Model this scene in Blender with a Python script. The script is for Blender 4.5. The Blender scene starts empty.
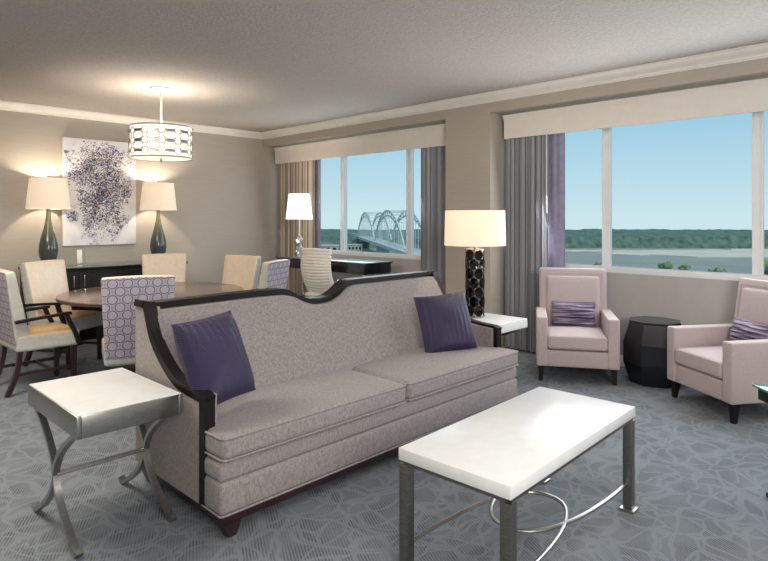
import bpy, bmesh, math, random
from mathutils import Vector, Matrix, Euler
from bpy_extras import object_utils
random.seed(7)
PI = math.pi
S = bpy.context.scene
C = S.collection

# ------------------------------------------------------------------ camera, world, sun, area lights, exposure
VIEW = math.radians(44.3)
cam_d = bpy.data.cameras.new('camera'); cam = bpy.data.objects.new('camera', cam_d); C.objects.link(cam)
cam.location = (0, 0, 1.5)
cam.rotation_euler = (PI/2, 0, VIEW - PI/2)
cam_d.sensor_width = 36; cam_d.lens = 590/768*36
cam_d.shift_y = -(280.5-218)/768
cam_d.clip_start = 0.05; cam_d.clip_end = 9000
S.camera = cam

w = bpy.data.worlds.new('sky'); S.world = w; w.use_nodes = True
nt = w.node_tree; nt.nodes.clear()
tc = nt.nodes.new('ShaderNodeTexCoord'); sx = nt.nodes.new('ShaderNodeSeparateXYZ')
rp = nt.nodes.new('ShaderNodeValToRGB'); bg = nt.nodes.new('ShaderNodeBackground'); ou = nt.nodes.new('ShaderNodeOutputWorld')
nt.links.new(tc.outputs['Generated'], sx.inputs[0]); nt.links.new(sx.outputs['Z'], rp.inputs[0])
nt.links.new(rp.outputs[0], bg.inputs[0]); nt.links.new(bg.outputs[0], ou.inputs[0])
els = rp.color_ramp.elements
els[0].position = 0.0; els[0].color = (0.64, 0.82, 0.88, 1)
els[1].position = 1.0; els[1].color = (0.20, 0.42, 0.80, 1)
e = els.new(0.17); e.color = (0.33, 0.60, 0.80, 1)
e = els.new(0.06); e.color = (0.52, 0.75, 0.86, 1)
bg.inputs[1].default_value = 1.0

def light(name, kind, loc, energy, color=(1, 1, 1), size=1.0, size_y=None, rot=(0, 0, 0), spread=None):
    l = bpy.data.lights.new(name, kind); l.energy = energy; l.color = color
    if kind == 'AREA':
        l.size = size
        if size_y: l.shape = 'RECTANGLE'; l.size_y = size_y
        if spread: l.spread = spread
    elif kind == 'SUN': l.angle = size
    else: l.shadow_soft_size = size
    o = bpy.data.objects.new(name, l); C.objects.link(o); o.location = loc; o.rotation_euler = rot
    return o
light('sun', 'SUN', (0, 0, 60), 2.2, (1, .96, .9), 0.01, rot=(math.radians(40), math.radians(-18), 0))
def aim(o, target):
    o.rotation_euler = (Vector(target)-o.location).to_track_quat('-Z', 'Y').to_euler()
a1 = light('room_fill', 'AREA', (0.3, -2.0, 2.1), 205, (1, .99, .98), 3.0, 1.4); aim(a1, (4.2, 4.2, 1.7))  # added soft fill from the camera side, not a lamp of the room
a2 = light('window_daylight', 'AREA', (5.72, 1.0, 1.75), 108, (.93, .97, 1), 4.6, 1.3); aim(a2, (0, 1.2, 0.6))
a3 = light('desk_window_daylight', 'AREA', (5.72, 6.2, 1.75), 34, (.92, .96, 1), 2.6, 1.2); aim(a3, (0, 5.8, 0.8))
a4 = light('ceiling_light', 'AREA', (0.4, 4.6, 2.86), 120, (1, .92, .80), 1.6, 1.6)  # added warm fill for the dining side, no fixture there
a5 = light('ceiling_light', 'AREA', (1.7, 0.4, 2.86), 34, (1, .99, .98), 1.9, 1.9)  # added overhead fill above the seating area, no fixture there
S.view_settings.view_transform = 'Standard'; S.view_settings.look = 'None'
S.view_settings.exposure = 0.0; S.view_settings.gamma = 1.0; S.view_settings.use_curve_mapping = False
try:
    S.cycles.use_denoising = True; S.cycles.max_bounces = 8; S.cycles.diffuse_bounces = 5
    S.cycles.caustics_reflective = False; S.cycles.caustics_refractive = False
    S.cycles.sample_clamp_indirect = 4.0
except Exception: pass

# ------------------------------------------------------------------ material helpers
def srgb(r, g, b):
    f = lambda c: (c/255/12.92) if c/255 <= .04045 else ((c/255+.055)/1.055)**2.4
    return (f(r), f(g), f(b), 1)
class NT:
    def __init__(s, name):
        s.m = bpy.data.materials.new(name); s.m.use_nodes = True; s.t = s.m.node_tree
        s.b = s.t.nodes['Principled BSDF']; s.o = s.t.nodes['Material Output']
    def n(s, kind, **kw):
        nd = s.t.nodes.new('ShaderNode'+kind)
        for k, v in kw.items():
            if hasattr(nd, k) and not k[0].isupper(): setattr(nd, k, v)
            else: nd.inputs[k.replace('_', ' ')].default_value = v
        return nd
    def l(s, a, b): s.t.links.new(a, b)
    def coord(s, scale=(1, 1, 1), rot=(0, 0, 0), which='Object'):
        c = s.n('TexCoord'); mp = s.n('Mapping'); mp.inputs['Scale'].default_value = scale; mp.inputs['Rotation'].default_value = rot
        s.l(c.outputs[which], mp.inputs[0]); return mp.outputs[0]
    def math(s, op, a, b=None, c=None):
        nd = s.n('Math'); nd.operation = op
        for i, v in enumerate((a, b, c)):
            if v is None: continue
            if isinstance(v, (int, float)): nd.inputs[i].default_value = v
            else: s.l(v, nd.inputs[i])
        return nd.outputs[0]
    def ramp(s, fac, stops, interp='LINEAR'):
        r = s.n('ValToRGB'); s.l(fac, r.inputs[0]); r.color_ramp.interpolation = interp
        el = r.color_ramp.elements
        while len(el) < len(stops): el.new(0.5)
        for e, (p, c) in zip(el, stops): e.position = p; e.color = c
        return r.outputs[0]
    def mix(s, fac, a, b, mode='MIX'):
        m = s.n('Mix'); m.data_type = 'RGBA'; m.blend_type = mode
        if isinstance(fac, (int, float)): m.inputs[0].default_value = fac
        else: s.l(fac, m.inputs[0])
        for i, v in ((6, a), (7, b)):
            if isinstance(v, tuple): m.inputs[i].default_value = v
            else: s.l(v, m.inputs[i])
        return m.outputs[2]
    def bump(s, h, strength=.2, dist=.01):
        b = s.n('Bump'); b.inputs['Strength'].default_value = strength; b.inputs['Distance'].default_value = dist
        s.l(h, b.inputs['Height']); s.l(b.outputs[0], s.b.inputs['Normal'])
    def set(s, color=None, rough=.5, metal=0, spec=None, **kw):
        if color is not None:
            if isinstance(color, tuple): s.b.inputs['Base Color'].default_value = color
            else: s.l(color, s.b.inputs['Base Color'])
        s.b.inputs['Roughness'].default_value = rough; s.b.inputs['Metallic'].default_value = metal
        if spec is not None: s.b.inputs['Specular IOR Level'].default_value = spec
        for k, v in kw.items(): s.b.inputs[k.replace('_', ' ')].default_value = v
        return s.m
def noisy(name, c1, c2, scale=20, rough=.5, metal=0, bump=0, detail=3, stretch=(1, 1, 1), spec=None, bdist=.005, **kw):
    t = NT(name); co = t.coord(stretch); n = t.n('TexNoise', Scale=scale, Detail=detail); t.l(co, n.inputs[0])
    col = t.ramp(n.outputs[0], [(.3, c1), (.7, c2)])
    if bump: t.bump(n.outputs[0], bump, bdist)
    return t.set(col, rough, metal, spec, **kw)

M = {}
# carpet: blue-grey with a pale scrolling line pattern over a fine diagonal rib
t = NT('carpet'); co = t.coord((1, 1, 1)); warp = t.n('TexNoise', Scale=2.6, Detail=2); t.l(co, warp.inputs[0])
wv = t.n('VectorMath'); wv.operation = 'MULTIPLY_ADD'; t.l(warp.outputs['Color'], wv.inputs[0]); wv.inputs[1].default_value = (.34, .34, 0); t.l(co, wv.inputs[2])
m1 = t.n('Mapping'); m1.inputs['Scale'].default_value = (1.0, 2.1, 1); m1.inputs['Rotation'].default_value = (0, 0, .6); t.l(wv.outputs[0], m1.inputs[0])
v1 = t.n('TexVoronoi', Scale=4.0); v1.feature = 'DISTANCE_TO_EDGE'; t.l(m1.outputs[0], v1.inputs['Vector'])
m2 = t.n('Mapping'); m2.inputs['Scale'].default_value = (1.7, 1.0, 1); m2.inputs['Rotation'].default_value = (0, 0, -.5); m2.inputs['Location'].default_value = (3, 5, 0); t.l(wv.outputs[0], m2.inputs[0])
v2 = t.n('TexVoronoi', Scale=3.6); v2.feature = 'DISTANCE_TO_EDGE'; t.l(m2.outputs[0], v2.inputs['Vector'])
mn = t.math('MINIMUM', v1.outputs['Distance'], v2.outputs['Distance'])
line = t.ramp(mn, [(.03, (1, 1, 1, 1)), (.07, (0, 0, 0, 1))])
rb = t.n('TexWave', Scale=22.0, Distortion=1.6); rb.inputs['Detail Scale'].default_value = 3
cr = t.coord((1, 1, 1), (0, 0, .5)); t.l(cr, rb.inputs[0])
fine = t.n('TexNoise', Scale=220, Detail=2); t.l(co, fine.inputs[0])
hm = t.n('TexNoise', Scale=5.5, Detail=1); t.l(co, hm.inputs[0])
hat = t.math('MULTIPLY', t.ramp(rb.outputs['Fac'], [(.30, (1, 1, 1, 1)), (.55, (0, 0, 0, 1))]), t.ramp(hm.outputs[0], [(.35, (.15,)*3+(1,)), (.6, (1, 1, 1, 1))]))
base = t.mix(hat, srgb(118, 122, 126), srgb(88, 92, 97))
base = t.mix(t.math('MULTIPLY', line, .6), base, srgb(130, 136, 141))
base = t.mix(.35, base, t.ramp(fine.outputs[0], [(.3, (.06, .07, .08, 1)), (.7, (.75, .78, .8, 1))]), 'SOFT_LIGHT')
t.bump(fine.outputs[0], .5, .004); M['carpet'] = t.set(base, .95, 0, .15)
# wallpaper: beige-grey grasscloth
t = NT('grasscloth'); co = t.coord((1.5, 1.5, 60)); n = t.n('TexNoise', Scale=3, Detail=4); t.l(co, n.inputs[0])
M['wall'] = t.set(t.ramp(n.outputs[0], [(.3, srgb(180, 171, 159)), (.7, srgb(190, 181, 169))]), .8, 0, .3); t.bump(n.outputs[0], .15, .003)
M['wall_paint'] = noisy('sill_wall_paint', srgb(186, 183, 178), srgb(192, 189, 184), 8, .7)
t = NT('ceiling_texture'); co = t.coord(); n = t.n('TexNoise', Scale=55, Detail=3); t.l(co, n.inputs[0])
M['ceiling'] = t.set(t.ramp(n.outputs[0], [(.3, srgb(168, 161, 156)), (.7, srgb(184, 177, 171))]), .9, 0, .2); t.bump(n.outputs[0], .3, .012)
M['trim'] = noisy('ivory_trim', srgb(238, 233, 224), srgb(243, 238, 230), 6, .45)
M['valance'] = noisy('valance_cream', srgb(236, 229, 219), srgb(240, 234, 225), 9, .7)
M['frame_white'] = noisy('window_frame_white', srgb(240, 242, 242), srgb(246, 247, 247), 5, .4)
M['nickel'] = noisy('brushed_nickel', srgb(158, 157, 154), srgb(174, 173, 169), 30, .32, 1, stretch=(1, 1, 5))
M['nickel_dark'] = noisy('satin_steel', srgb(118, 116, 112), srgb(146, 144, 139), 30, .36, 1, stretch=(1, 1, 14))
M['chrome'] = noisy('chrome', srgb(205, 205, 205), srgb(222, 222, 222), 4, .12, 1)
M['white_stone'] = noisy('white_quartz', srgb(208, 208, 206), srgb(216, 216, 214), 14, .28, 0, detail=5, spec=.15)
M['espresso'] = noisy('espresso_wood', srgb(18, 13, 15), srgb(27, 20, 21), 12, .45, 0, stretch=(1, 1, 6), spec=.25)
M['mahogany'] = noisy('dark_cherry_wood', srgb(36, 20, 25), srgb(52, 31, 34), 12, .35, 0, stretch=(1, 1, .3))
M['black_wood'] = noisy('black_lacquer', srgb(18, 19, 22), srgb(25, 26, 29), 10, .16)
M['table_wood'] = noisy('walnut_veneer', srgb(112, 90, 76), srgb(138, 112, 96), 5, .16, 0, stretch=(1, 9, 1))
M['table_edge'] = noisy('dark_walnut_edge', srgb(58, 42, 38), srgb(70, 52, 46), 10, .35)
def weave(name, ca, cb, sc=1.0, rough=.85, amount=.25):
    t = NT(name); co = t.coord((1, 1, 1))
    n1 = t.n('TexNoise', Scale=85*sc, Detail=3, Roughness=.6); m = t.n('Mapping'); m.inputs['Scale'].default_value = (1, 1, .55); t.l(co, m.inputs[0]); t.l(m.outputs[0], n1.inputs[0])
    n2 = t.n('TexNoise', Scale=240*sc, Detail=2); t.l(co, n2.inputs[0])
    f = t.math('ADD', t.math('MULTIPLY', n1.outputs[0], .5), t.math('MULTIPLY', n2.outputs[0], .5))
    col = t.ramp(f, [(.36, ca), (.64, cb)]); t.bump(n2.outputs[0], amount, .002)
    return t.set(col, rough, 0, .3, Sheen_Weight=.12)
M['sofa'] = weave('taupe_chenille', srgb(114, 107, 105), srgb(156, 147, 144))
M['pink'] = weave('blush_linen', srgb(168, 152, 150), srgb(188, 173, 171), 2.0)
M['leather'] = noisy('pearl_leather', srgb(220, 202, 178), srgb(228, 212, 190), 24, .30, 0, .06)
M['leather_grey'] = noisy('silver_leather', srgb(170, 168, 160), srgb(184, 182, 174), 24, .28, 0, .06)
M['lamp_tint_leather'] = noisy('lamp_tinted_seat', srgb(196, 158, 112), srgb(208, 170, 124), 20, .32, 0, .06)  # seat tops: warm lamp reflection put into the leather's colour
M['ivory_leather'] = noisy('ivory_leather', srgb(230, 224, 212), srgb(236, 231, 220), 20, .4, 0, .05)
# patterned fabric: chained ovals in lilac on a pale ground
t = NT('lilac_link_fabric'); co = t.coord((1, 1, 1)); sp = t.n('SeparateXYZ'); t.l(co, sp.inputs[0])
def lattice(t, sp, ox, oz, px, pz):
    u = t.math('SUBTRACT', t.math('FRACT', t.math('ADD', t.math('DIVIDE', sp.outputs['X'], px), ox)), .5)
    v = t.math('SUBTRACT', t.math('FRACT', t.math('ADD', t.math('DIVIDE', sp.outputs['Z'], pz), oz)), .5)
    u = t.math('MULTIPLY', u, px); v = t.math('MULTIPLY', v, pz)
    return t.math('SQRT', t.math('ADD', t.math('MULTIPLY', u, u), t.math('MULTIPLY', v, v)))
da = lattice(t, sp, .25, .25, .106, .122); db = lattice(t, sp, .75, .75, .106, .122)
dm = t.math('MULTIPLY', t.math('MINIMUM', da, db), 14.2)
wh, pu, md = srgb(224, 220, 228), srgb(140, 127, 158), srgb(204, 198, 212)
col = t.ramp(dm, [(0, wh), (.42, wh), (.45, pu), (.52, pu), (.56, wh), (.63, wh), (.67, md), (.78, md)])
M['pattern'] = t.set(col, .7, 0, .3)
# plum silk with a chevron sheen
t = NT('plum_silk'); co = t.coord((1, 1, 1)); sp = t.n('SeparateXYZ'); t.l(co, sp.inputs[0])
zig = t.math('PINGPONG', sp.outputs['X'], .02); wv = t.math('SINE', t.math('MULTIPLY', t.math('ADD', sp.outputs['Z'], zig), 700))
n = t.n('TexNoise', Scale=9, Detail=2); t.l(co, n.inputs[0])
col = t.mix(t.math('MULTIPLY', t.math('ADD', wv, 1), .22), srgb(44, 35, 64), srgb(74, 62, 98)); col = t.mix(t.math('MULTIPLY', n.outputs[0], .35), col, srgb(44, 36, 62))
t.bump(wv, .5, .003); M['plum'] = t.set(col, .5, 0, .35)
t = NT('ruched_lavender'); co = t.coord((3, 3, 60)); n = t.n('TexNoise', Scale=1.0, Detail=2); t.l(co, n.inputs[0])
M['ruched'] = t.set(t.ramp(n.outputs[0], [(.38, srgb(66, 56, 78)), (.5, srgb(112, 100, 124)), (.62, srgb(156, 144, 160))]), .5); t.bump(n.outputs[0], .6, .01)
# curtains
def stripes(name, cols, per, rough=.75):
    t = NT(name); co = t.coord(which='UV'); sp = t.n('SeparateXYZ'); t.l(co, sp.inputs[0])
    f = t.math('FRACT', t.math('DIVIDE', sp.outputs['X'], per))
    st = [(i/len(cols), c) for i, c in enumerate(cols)]
    return t.set(t.ramp(f, st, 'CONSTANT'), rough, 0, .3, Sheen_Weight=.2)
a, b, c, d = srgb(152, 152, 158), srgb(172, 171, 174), srgb(138, 138, 146), srgb(160, 157, 157)
M['drape'] = stripes('slate_striped_drape', [a, b, a, c, b, a, d, c, a, b, c, a], .42)
a, b, c, d = srgb(168, 156, 142), srgb(202, 190, 174), srgb(140, 126, 114), srgb(184, 170, 154)
M['drape_warm'] = stripes('lamp_warmed_drape', [a, b, c, d, b, a, c, b, d, a, c, b], .36)  # striped drape with the desk lamp's warm light put into its colours
M['sheer'] = noisy('lilac_lining', srgb(150, 146, 172), srgb(162, 158, 182), 18, .8)
# shades, lamps
def shade_mat(name, col, emit, strength):
    t = NT(name); t.set(col, .8, 0, .2); t.b.inputs['Emission Color'].default_value = emit; t.b.inputs['Emission Strength'].default_value = strength
    t.t.nodes.remove(t.n('Value'))
    tr = t.n('BsdfTranslucent'); tr.inputs[0].default_value = col; mx = t.n('MixShader'); mx.inputs[0].default_value = .35
    t.l(t.b.outputs[0], mx.inputs[1]); t.l(tr.outputs[0], mx.inputs[2]); t.l(mx.outputs[0], t.o.inputs[0]); return t.m
M['shade'] = shade_mat('linen_shade', (.86, .78, .66, 1), (1, .90, .78, 1), .32)
M['shade_bright'] = shade_mat('white_shade', (.9, .86, .8, 1), (1, .93, .84, 1), .8)
M['shade_drum'] = shade_mat('pendant_white_shade', (.9, .88, .84, 1), (1, .94, .86, 1), .45)
t = NT('green_blue_glaze'); co = t.coord(); sp = t.n('SeparateXYZ'); t.l(co, sp.inputs[0])
n = t.n('TexNoise', Scale=14, Detail=3); t.l(co, n.inputs[0])
M['glaze'] = t.set(t.ramp(t.math('ADD', t.math('MULTIPLY', sp.outputs['Z'], 1.6), t.math('MULTIPLY', n.outputs[0], .12)), [(.25, srgb(66, 72, 74)), (.62, srgb(82, 88, 80)), (1.0, srgb(126, 128, 88))]), .15)
M['smoke_mirror'] = noisy('smoked_mirror', srgb(52, 48, 50), srgb(72, 67, 67), 10, .06, 1)
M['mirror_gap'] = noisy('pale_nickel_web', srgb(150, 142, 134), srgb(190, 180, 168), 20, .2, 1)
t = NT('clear_crystal'); M['crystal'] = t.set((.96, .96, .95, 1), .03, 0, None, Transmission_Weight=.85, IOR=1.45)
t = NT('tinted_glass_top'); M['glass_top'] = t.set(srgb(116, 142, 134), .04, 0, .8, Transmission_Weight=.25)
t = NT('green_glass_edge'); M['glass_green'] = t.set(srgb(96, 172, 150), .08, 0, .8, Transmission_Weight=.4)
t = NT('window_glass'); gl = t.n('BsdfGlossy'); gl.inputs['Roughness'].default_value = .3; tr = t.n('BsdfTransparent'); tr.inputs[0].default_value = (.97, .985, .98, 1)
mx = t.n('MixShader'); mx.inputs[0].default_value = .004; t.l(tr.outputs[0], mx.inputs[1]); t.l(gl.outputs[0], mx.inputs[2]); t.l(mx.outputs[0], t.o.inputs[0]); M['pane'] = t.m
M['plastic_black'] = noisy('black_plastic', srgb(24, 24, 26), srgb(32, 32, 34), 10, .5)
M['white_plastic'] = noisy('white_plastic', srgb(236, 234, 228), srgb(240, 238, 232), 10, .4)
M['canvas_side'] = noisy('raw_canvas', srgb(226, 222, 216), srgb(234, 230, 224), 40, .8)
# painting
t = NT('splatter_painting'); co = t.coord(); sp = t.n('SeparateXYZ'); t.l(co, sp.inputs[0])
X, Z = sp.outputs['X'], sp.outputs['Z']
bn = t.n('TexNoise', Scale=4.6, Detail=4); t.l(co, bn.inputs[0])
r2 = t.math('ADD', t.math('POWER', t.math('DIVIDE', X, t.math('ADD', .42, t.math('MULTIPLY', Z, .10))), 2), t.math('POWER', t.math('DIVIDE', t.math('ABSOLUTE', Z), .68), 4))
dens = t.math('ADD', t.math('SUBTRACT', .95, t.math('MULTIPLY', r2, .95)), t.math('MULTIPLY', t.math('SUBTRACT', bn.outputs[0], .5), 2.9))
col = t.mix(t.ramp(bn.outputs[0], [(.4, (0, 0, 0, 1)), (.65, (.7, .7, .7, 1))]), srgb(236, 233, 230), srgb(206, 204, 222))
def splat(col, sc, thr, palette, off, k):
    m = t.n('Mapping'); m.inputs['Location'].default_value = off; t.l(co, m.inputs[0])
    wn = t.n('TexNoise', Scale=sc*.8, Detail=2); t.l(m.outputs[0], wn.inputs[0])
    ad = t.n('VectorMath'); ad.operation = 'MULTIPLY_ADD'; t.l(wn.outputs['Color'], ad.inputs[0]); ad.inputs[1].default_value = (1.2/sc,)*3; t.l(m.outputs[0], ad.inputs[2])
    v = t.n('TexVoronoi', Scale=sc); t.l(ad.outputs[0], v.inputs['Vector'])
    s3 = t.n('SeparateColor'); t.l(v.outputs['Color'], s3.inputs[0])
    keep = t.math('GREATER_THAN', t.math('ADD', t.math('MULTIPLY', dens, k), s3.outputs[0]), 1.0)
    dot = t.math('LESS_THAN', v.outputs['Distance'], thr)
    pc = t.ramp(s3.outputs[1], [(i/len(palette), p) for i, p in enumerate(palette)], 'CONSTANT')
    return t.mix(t.math('MULTIPLY', keep, dot), col, pc)
dk, nv, pl, lv, oc, gy, wt = srgb(48, 42, 66), srgb(52, 56, 100), srgb(108, 96, 140), srgb(172, 166, 200), srgb(206, 172, 128), srgb(120, 116, 124), srgb(238, 236, 234)
col = splat(col, 20, .55, [lv, wt, lv, lv, gy, wt], (1, 2, 3), .6)
col = splat(col, 62, .5, [pl, gy, nv, lv, oc, wt, gy], (5, 2, 1), .85)
col = splat(col, 90, .5, [dk, nv, gy, gy, wt, pl, oc], (2, 7, 1), .7)
col = splat(col, 70, .6, [dk, nv, dk, gy, dk, oc, nv], (8, 3, 4), .6)
r4 = t.math('ADD', t.math('POWER', t.math('DIVIDE', t.math('SUBTRACT', X, .02), .13), 2), t.math('POWER', t.math('DIVIDE', Z, .5), 2))
dens = t.math('ADD', t.math('SUBTRACT', .8, r4), t.math('MULTIPLY', t.math('SUBTRACT', bn.outputs[0], .5), 2.5))
col = splat(col, 55, .6, [dk, nv, dk, nv, dk, gy, oc], (1, 4, 9), .7)
M['painting'] = t.set(col, .6)
# outdoors
M['water'] = noisy('river_water', srgb(140, 144, 130), srgb(156, 158, 144), .02, .85, 0, spec=.15)
M['sand'] = noisy('sand', srgb(218, 202, 174), srgb(196, 184, 162), .03, .9)
M['forest'] = noisy('far_forest', srgb(50, 78, 66), srgb(104, 128, 108), .11, .95, 0, detail=6)
M['bank'] = noisy('river_bank_green', srgb(70, 88, 72), srgb(138, 142, 122), .06, .95, 0, detail=6)
M['near_leaves'] = noisy('tree_leaves', srgb(92, 112, 72), srgb(134, 148, 98), .5, .9)
M['concrete'] = noisy('road_concrete', srgb(176, 176, 170), srgb(192, 192, 186), .3, .8)
M['bridge_steel'] = noisy('pale_bridge_steel', srgb(184, 196, 196), srgb(200, 210, 208), .5, .6)
M['bark'] = noisy('bark', srgb(80, 68, 56), srgb(98, 84, 70), 2, .9)
M['far_wall'] = noisy('far_building_wall', srgb(150, 148, 142), srgb(182, 178, 170), .1, .8)

# ------------------------------------------------------------------ mesh helpers
def obj(name, bm, m, parent=None, loc=(0, 0, 0), smooth=35, rot=(0, 0, 0)):
    me = bpy.data.meshes.new(name)
    bmesh.ops.recalc_face_normals(bm, faces=bm.faces)
    bm.to_mesh(me); bm.free()
    for p in me.polygons: p.use_smooth = True
    me.set_sharp_from_angle(angle=math.radians(smooth))
    mm = m if isinstance(m, (list, tuple)) else [m]
    for x in mm: me.materials.append(M[x])
    o = bpy.data.objects.new(name, me); C.objects.link(o); o.location = loc; o.rotation_euler = rot
    if parent: o.parent = parent
    return o
def NB(): return bmesh.new()
def box(bm, c, s, bev=0, seg=2, rot=None, mat=0):
    g = bmesh.ops.create_cube(bm, size=1.0); vs = g['verts']
    for v in vs: v.co = Vector((v.co.x*s[0], v.co.y*s[1], v.co.z*s[2]))
    fs = set(f for v in vs for f in v.link_faces)
    for f in fs: f.material_index = mat
    if bev:
        es = list(set(e for v in vs for e in v.link_edges))
        r = bmesh.ops.bevel(bm, geom=es, offset=bev, segments=seg, affect='EDGES', profile=.5, clamp_overlap=True, material=mat)
        allv = set(r['verts']) | set(v for f in r['faces'] for v in f.verts)
        seen = set(allv); st = list(allv)
        while st:
            v = st.pop()
            for e in v.link_edges:
                o = e.other_vert(v)
                if o not in seen: seen.add(o); st.append(o)
        vs = list(seen)
    mt = Matrix.Translation(Vector(c))
    if rot is not None: mt = mt @ Euler(rot).to_matrix().to_4x4()
    for v in vs: v.co = mt @ v.co
    return vs
def taperbox(bm, c0, s0, c1, s1, mat=0):
    b = [bm.verts.new((c0[0]+sx*s0[0]/2, c0[1]+sy*s0[1]/2, c0[2])) for sx, sy in ((-1, -1), (1, -1), (1, 1), (-1, 1))]
    t_ = [bm.verts.new((c1[0]+sx*s1[0]/2, c1[1]+sy*s1[1]/2, c1[2])) for sx, sy in ((-1, -1), (1, -1), (1, 1), (-1, 1))]
    fs = [bm.faces.new(b[::-1]), bm.faces.new(t_)]
    for i in range(4): fs.append(bm.faces.new((b[i], b[(i+1) % 4], t_[(i+1) % 4], t_[i])))
    for f in fs: f.material_index = mat
def softbox(bm, s, r, c=(0, 0, 0), n=6, k=4, fn=None, mat=0):
    """rounded box with a fine grid; fn(p)->p deforms it"""
    def axis(L):
        a = L/2; rr = min(r, a*.98)
        e = [a-rr+rr*math.sin(PI/2*i/k) for i in range(k+1)]
        mid = [-(a-rr)+2*(a-rr)*i/n for i in range(1, n)]
        return sorted(set([round(-x, 6) for x in e]+[round(x, 6) for x in mid]+[round(x, 6) for x in e]))
    ax = [axis(L) for L in s]; cache = {}
    inner = [max(L/2-r, L/2*.02) for L in s]
    def vert(p):
        key = tuple(round(x, 5) for x in p)
        if key in cache: return cache[key]
        q = Vector([max(-inner[i], min(inner[i], p[i])) for i in range(3)]); dd = Vector(p)-q
        L = dd.length
        # project onto rounded shell
        if L > 1e-9: q = q+dd.normalized()*r
        if fn: q = Vector(fn(q))
        cache[key] = bm.verts.new(q+Vector(c)); return cache[key]
    for d in range(3):
        u, v = [(1, 2), (0, 2), (0, 1)][d]
        for sgn in (-1, 1):
            for i in range(len(ax[u])-1):
                for j in range(len(ax[v])-1):
                    ps = []
                    for (a_, b_) in ((i, j), (i+1, j), (i+1, j+1), (i, j+1)):
                        p = [0, 0, 0]; p[d] = sgn*s[d]/2; p[u] = ax[u][a_]; p[v] = ax[v][b_]; ps.append(vert(p))
                    if len(set(ps)) == 4:
                        try:
                            f = bm.faces.new(ps); f.material_index = mat
                        except ValueError: pass
def prism(bm, pts, plane, a, b, mat=0):
    """pts 2D polygon; plane 'YZ' extrudes in x from a to b, 'XZ' in y, 'XY' in z"""
    def P(p, h):
        return {'YZ': (h, p[0], p[1]), 'XZ': (p[0], h, p[1]), 'XY': (p[0], p[1], h)}[plane]
    A = [bm.verts.new(P(p, a)) for p in pts]; B = [bm.verts.new(P(p, b)) for p in pts]
    fs = [bm.faces.new(A), bm.faces.new(B[::-1])]
    n = len(pts)
    for i in range(n): fs.append(bm.faces.new((A[i], B[i], B[(i+1) % n], A[(i+1) % n])))
    for f in fs: f.material_index = mat
def catmull(pts, sub=6, closed=False):
    pts = [Vector(p) for p in pts]; out = []; n = len(pts)
    rng = range(n if closed else n-1)
    for i in rng:
        if closed: p0, p1, p2, p3 = pts[i-1], pts[i], pts[(i+1) % n], pts[(i+2) % n]
        else: p0, p1, p2, p3 = pts[max(i-1, 0)], pts[i], pts[i+1], pts[min(i+2, n-1)]
        for j in range(sub):
            t_ = j/sub
            out.append(.5*((2*p1)+(-p0+p2)*t_+(2*p0-5*p1+4*p2-p3)*t_*t_+(-p0+3*p1-3*p2+p3)*t_**3))
    if not closed: out.append(pts[-1])
    return out
def sweep(bm, path, w_, h_, up=(0, 0, 1), closed=False, sect=None, mat=0):
    """rectangular (w across, h along 'up') or custom section swept along a path"""
    path = [Vector(p) for p in path]; up = Vector(up); n = len(path); rings = []
    sect = sect or [(-w_/2, -h_/2), (w_/2, -h_/2), (w_/2, h_/2), (-w_/2, h_/2)]
    for i, p in enumerate(path):
        if closed: t0 = (p-path[i-1]).normalized(); t1 = (path[(i+1) % n]-p).normalized()
        else:
            t0 = (p-path[i-1]).normalized() if i else (path[1]-p).normalized()
            t1 = (path[i+1]-p).normalized() if i < n-1 else t0
        tan = (t0+t1).normalized(); side = tan.cross(up)
        if side.length < 1e-4: side = tan.cross(Vector((0.3, 1, 0.1)))
        side.normalize(); u2 = side.cross(tan).normalized()
        cosh = max(.5, tan.dot(t1))
        rings.append([bm.verts.new(p+side*a*1+u2*b/cosh) for a, b in sect])
    m = len(sect)
    for i in range(n if closed else n-1):
        A, B = rings[i], rings[(i+1) % n]
        for j in range(m):
            f = bm.faces.new((A[j], A[(j+1) % m], B[(j+1) % m], B[j])); f.material_index = mat
    if not closed:
        f = bm.faces.new(rings[0][::-1]); f.material_index = mat; f = bm.faces.new(rings[-1]); f.material_index = mat
def tube(bm, path, r, k=8, closed=False, up=(0, 0, 1), mat=0):
    sweep(bm, path, 0, 0, up, closed, [(r*math.cos(2*PI*i/k), r*math.sin(2*PI*i/k)) for i in range(k)], mat)
def lathe(bm, prof, n=32, c=(0, 0, 0), mat=0, caps=True):
    rings = []
    for r, z in prof:
        rings.append([bm.verts.new((c[0]+r*math.cos(2*PI*i/n), c[1]+r*math.sin(2*PI*i/n), c[2]+z)) for i in range(n)])
    for a_, b_ in zip(rings, rings[1:]):
        for i in range(n):
            f = bm.faces.new((a_[i], a_[(i+1) % n], b_[(i+1) % n], b_[i])); f.material_index = mat
    if caps:
        if prof[0][0] > 1e-4: bm.faces.new(rings[0][::-1]).material_index = mat
        if prof[-1][0] > 1e-4: bm.faces.new(rings[-1]).material_index = mat
    return rings
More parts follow.
